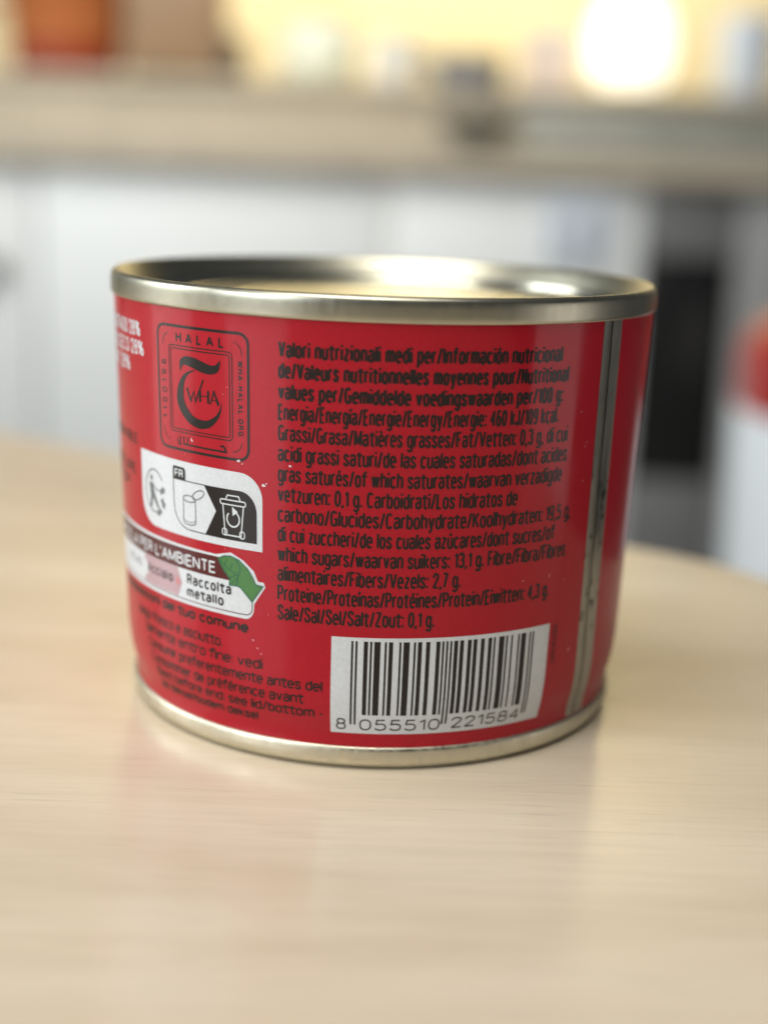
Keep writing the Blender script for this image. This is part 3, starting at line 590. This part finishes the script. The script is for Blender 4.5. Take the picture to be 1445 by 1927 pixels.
p.ribbon([(-32.3, 26.1), (-30.2, 25.2), (-27.8, 24.5)], 0.1); p.ribbon([(-31.0, 25.6), (-30.4, 26.4)], 0.08); p.ribbon([(-29.8, 25.1), (-29.0, 26.0)], 0.08); p.ribbon([(-29.9, 24.0), (-28.4, 24.5)], 0.11); p.ribbon([(-29.6, 23.2), (-27.9, 24.2)], 0.09)
p.build('leaf_vein', M_teal, env, 0.08)

# barcode
p = Print(); p.poly([(-7.95, 18.15), (-7.95, 5.0), (39.2, 5.0), (39.2, 18.3)]); bar = p.build('barcode_panel', M_white, can, 0.025)
code = '8055510221584'
A = '0001101 0011001 0010011 0111101 0100011 0110001 0101111 0111011 0110111 0001011'.split()
inv = lambda s: ''.join('10'[int(c)] for c in s)
PAR = {'8': 'ABABBA'}[code[0]]
bits = '101' + ''.join(A[int(c)] if q == 'A' else inv(A[int(c)])[::-1] for c, q in zip(code[1:7], PAR)) + '01010' + ''.join(inv(A[int(c)]) for c in code[7:]) + '101'
B0, B1 = -4.0, 35.0; mw = (B1 - B0) / 95
k = 0
p = Print()
while k < 95:
    if bits[k] == '1':
        j = k
        while j < 95 and bits[j] == '1': j += 1
        guard = k < 3 or k > 91 or 45 <= k < 50
        a0, a1, zb = B0 + k * mw, B0 + j * mw, (6.3 if guard else 7.75)
        p.poly([(a0, 17.7), (a0, zb), (a1, zb), (a1, 17.7)]); k = j
    else: k += 1
p.build('barcode_bars', M_ink, bar, 0.045)
Print().text('8', -6.8, -4.75, 5.5, 1.65, 0.19).build('barcode_digits', M_ink, bar, 0.045)
Print().text('055510', -2.0, 14.7, 5.5, 1.65, 0.19, gap=0.1).build('barcode_digits', M_ink, bar, 0.045)
Print().text('221584', 17.2, 33.4, 5.55, 1.65, 0.19, gap=0.1).build('barcode_digits', M_ink, bar, 0.045)

# chips and scuffs in the lacquer
M_scuff = mat('pale_scuff', (0.70, 0.60, 0.64), 0.6); M_scuff2 = mat('pink_scuff', (0.55, 0.16, 0.18), 0.6)
def fleck(a, z, w, h, m, rot=0.0):
    n = 9; pts = []
    for k in range(n):
        t = 2 * math.pi * k / n; q = random.uniform(0.45, 1.0)
        x, y = w / 2 * q * math.cos(t), h / 2 * q * math.sin(t)
        pts.append((a + (x * math.cos(rot) - y * math.sin(rot)) / K, z + x * math.sin(rot) + y * math.cos(rot)))
    Print().poly(pts).build('scuff', m, can, 0.07)
for a, z, w, h, r in ((-27.4, 39.3, 0.85, 0.5, 0.2), (-26.6, 39.0, 0.35, 0.2, 0.9), (-38.9, 40.9, 0.3, 0.8, 0.5), (-22.0, 36.6, 0.75, 0.6, 0), (-21.4, 36.9, 0.3, 0.25, 0), (-16.6, 39.4, 0.45, 0.35, 0), (-24.4, 16.3, 0.5, 0.16, -0.4)):
    fleck(a, z, w, h, M_scuff, r)
for a, z, w, h, r in ((42.6, 46.0, 1.1, 0.1, 0.1), (45.1, 41.9, 0.5, 0.2, 0.5), (37.7, 25.0, 0.5, 0.7, 0), (30.9, 24.8, 0.5, 0.2, 0.3), (45.8, 13.9, 0.8, 0.9, 0), (-23.4, 15.3, 0.5, 0.3, 0), (-22.6, 14.6, 0.4, 0.35, 0.7), (-29.9, 48.3, 0.8, 0.08, 0.1),
                      (-30.8, 47.4, 0.2, 0.2, 0), (44.7, 41.4, 0.3, 0.4, 0), (39.1, 8.9, 0.5, 0.25, 0.6), (45.0, 36.9, 0.25, 0.5, 0), (42.0, 24.0, 0.25, 0.3, 0), (-40.9, 39.0, 0.08, 0.5, -0.5), (-30.8, 27.7, 0.5, 0.08, 0.7), (-21, 20, 0.2, 0.15, 0), (-46.8, 54.5, 0.3, 0.15, 0.3)):
    fleck(a, z, w, h, M_scuff2, r)
for o in S.objects:
    if o.type == 'MESH' and o.parent is None and 'label' not in o and 'kind' not in o: print('UNTAGGED', o.name)
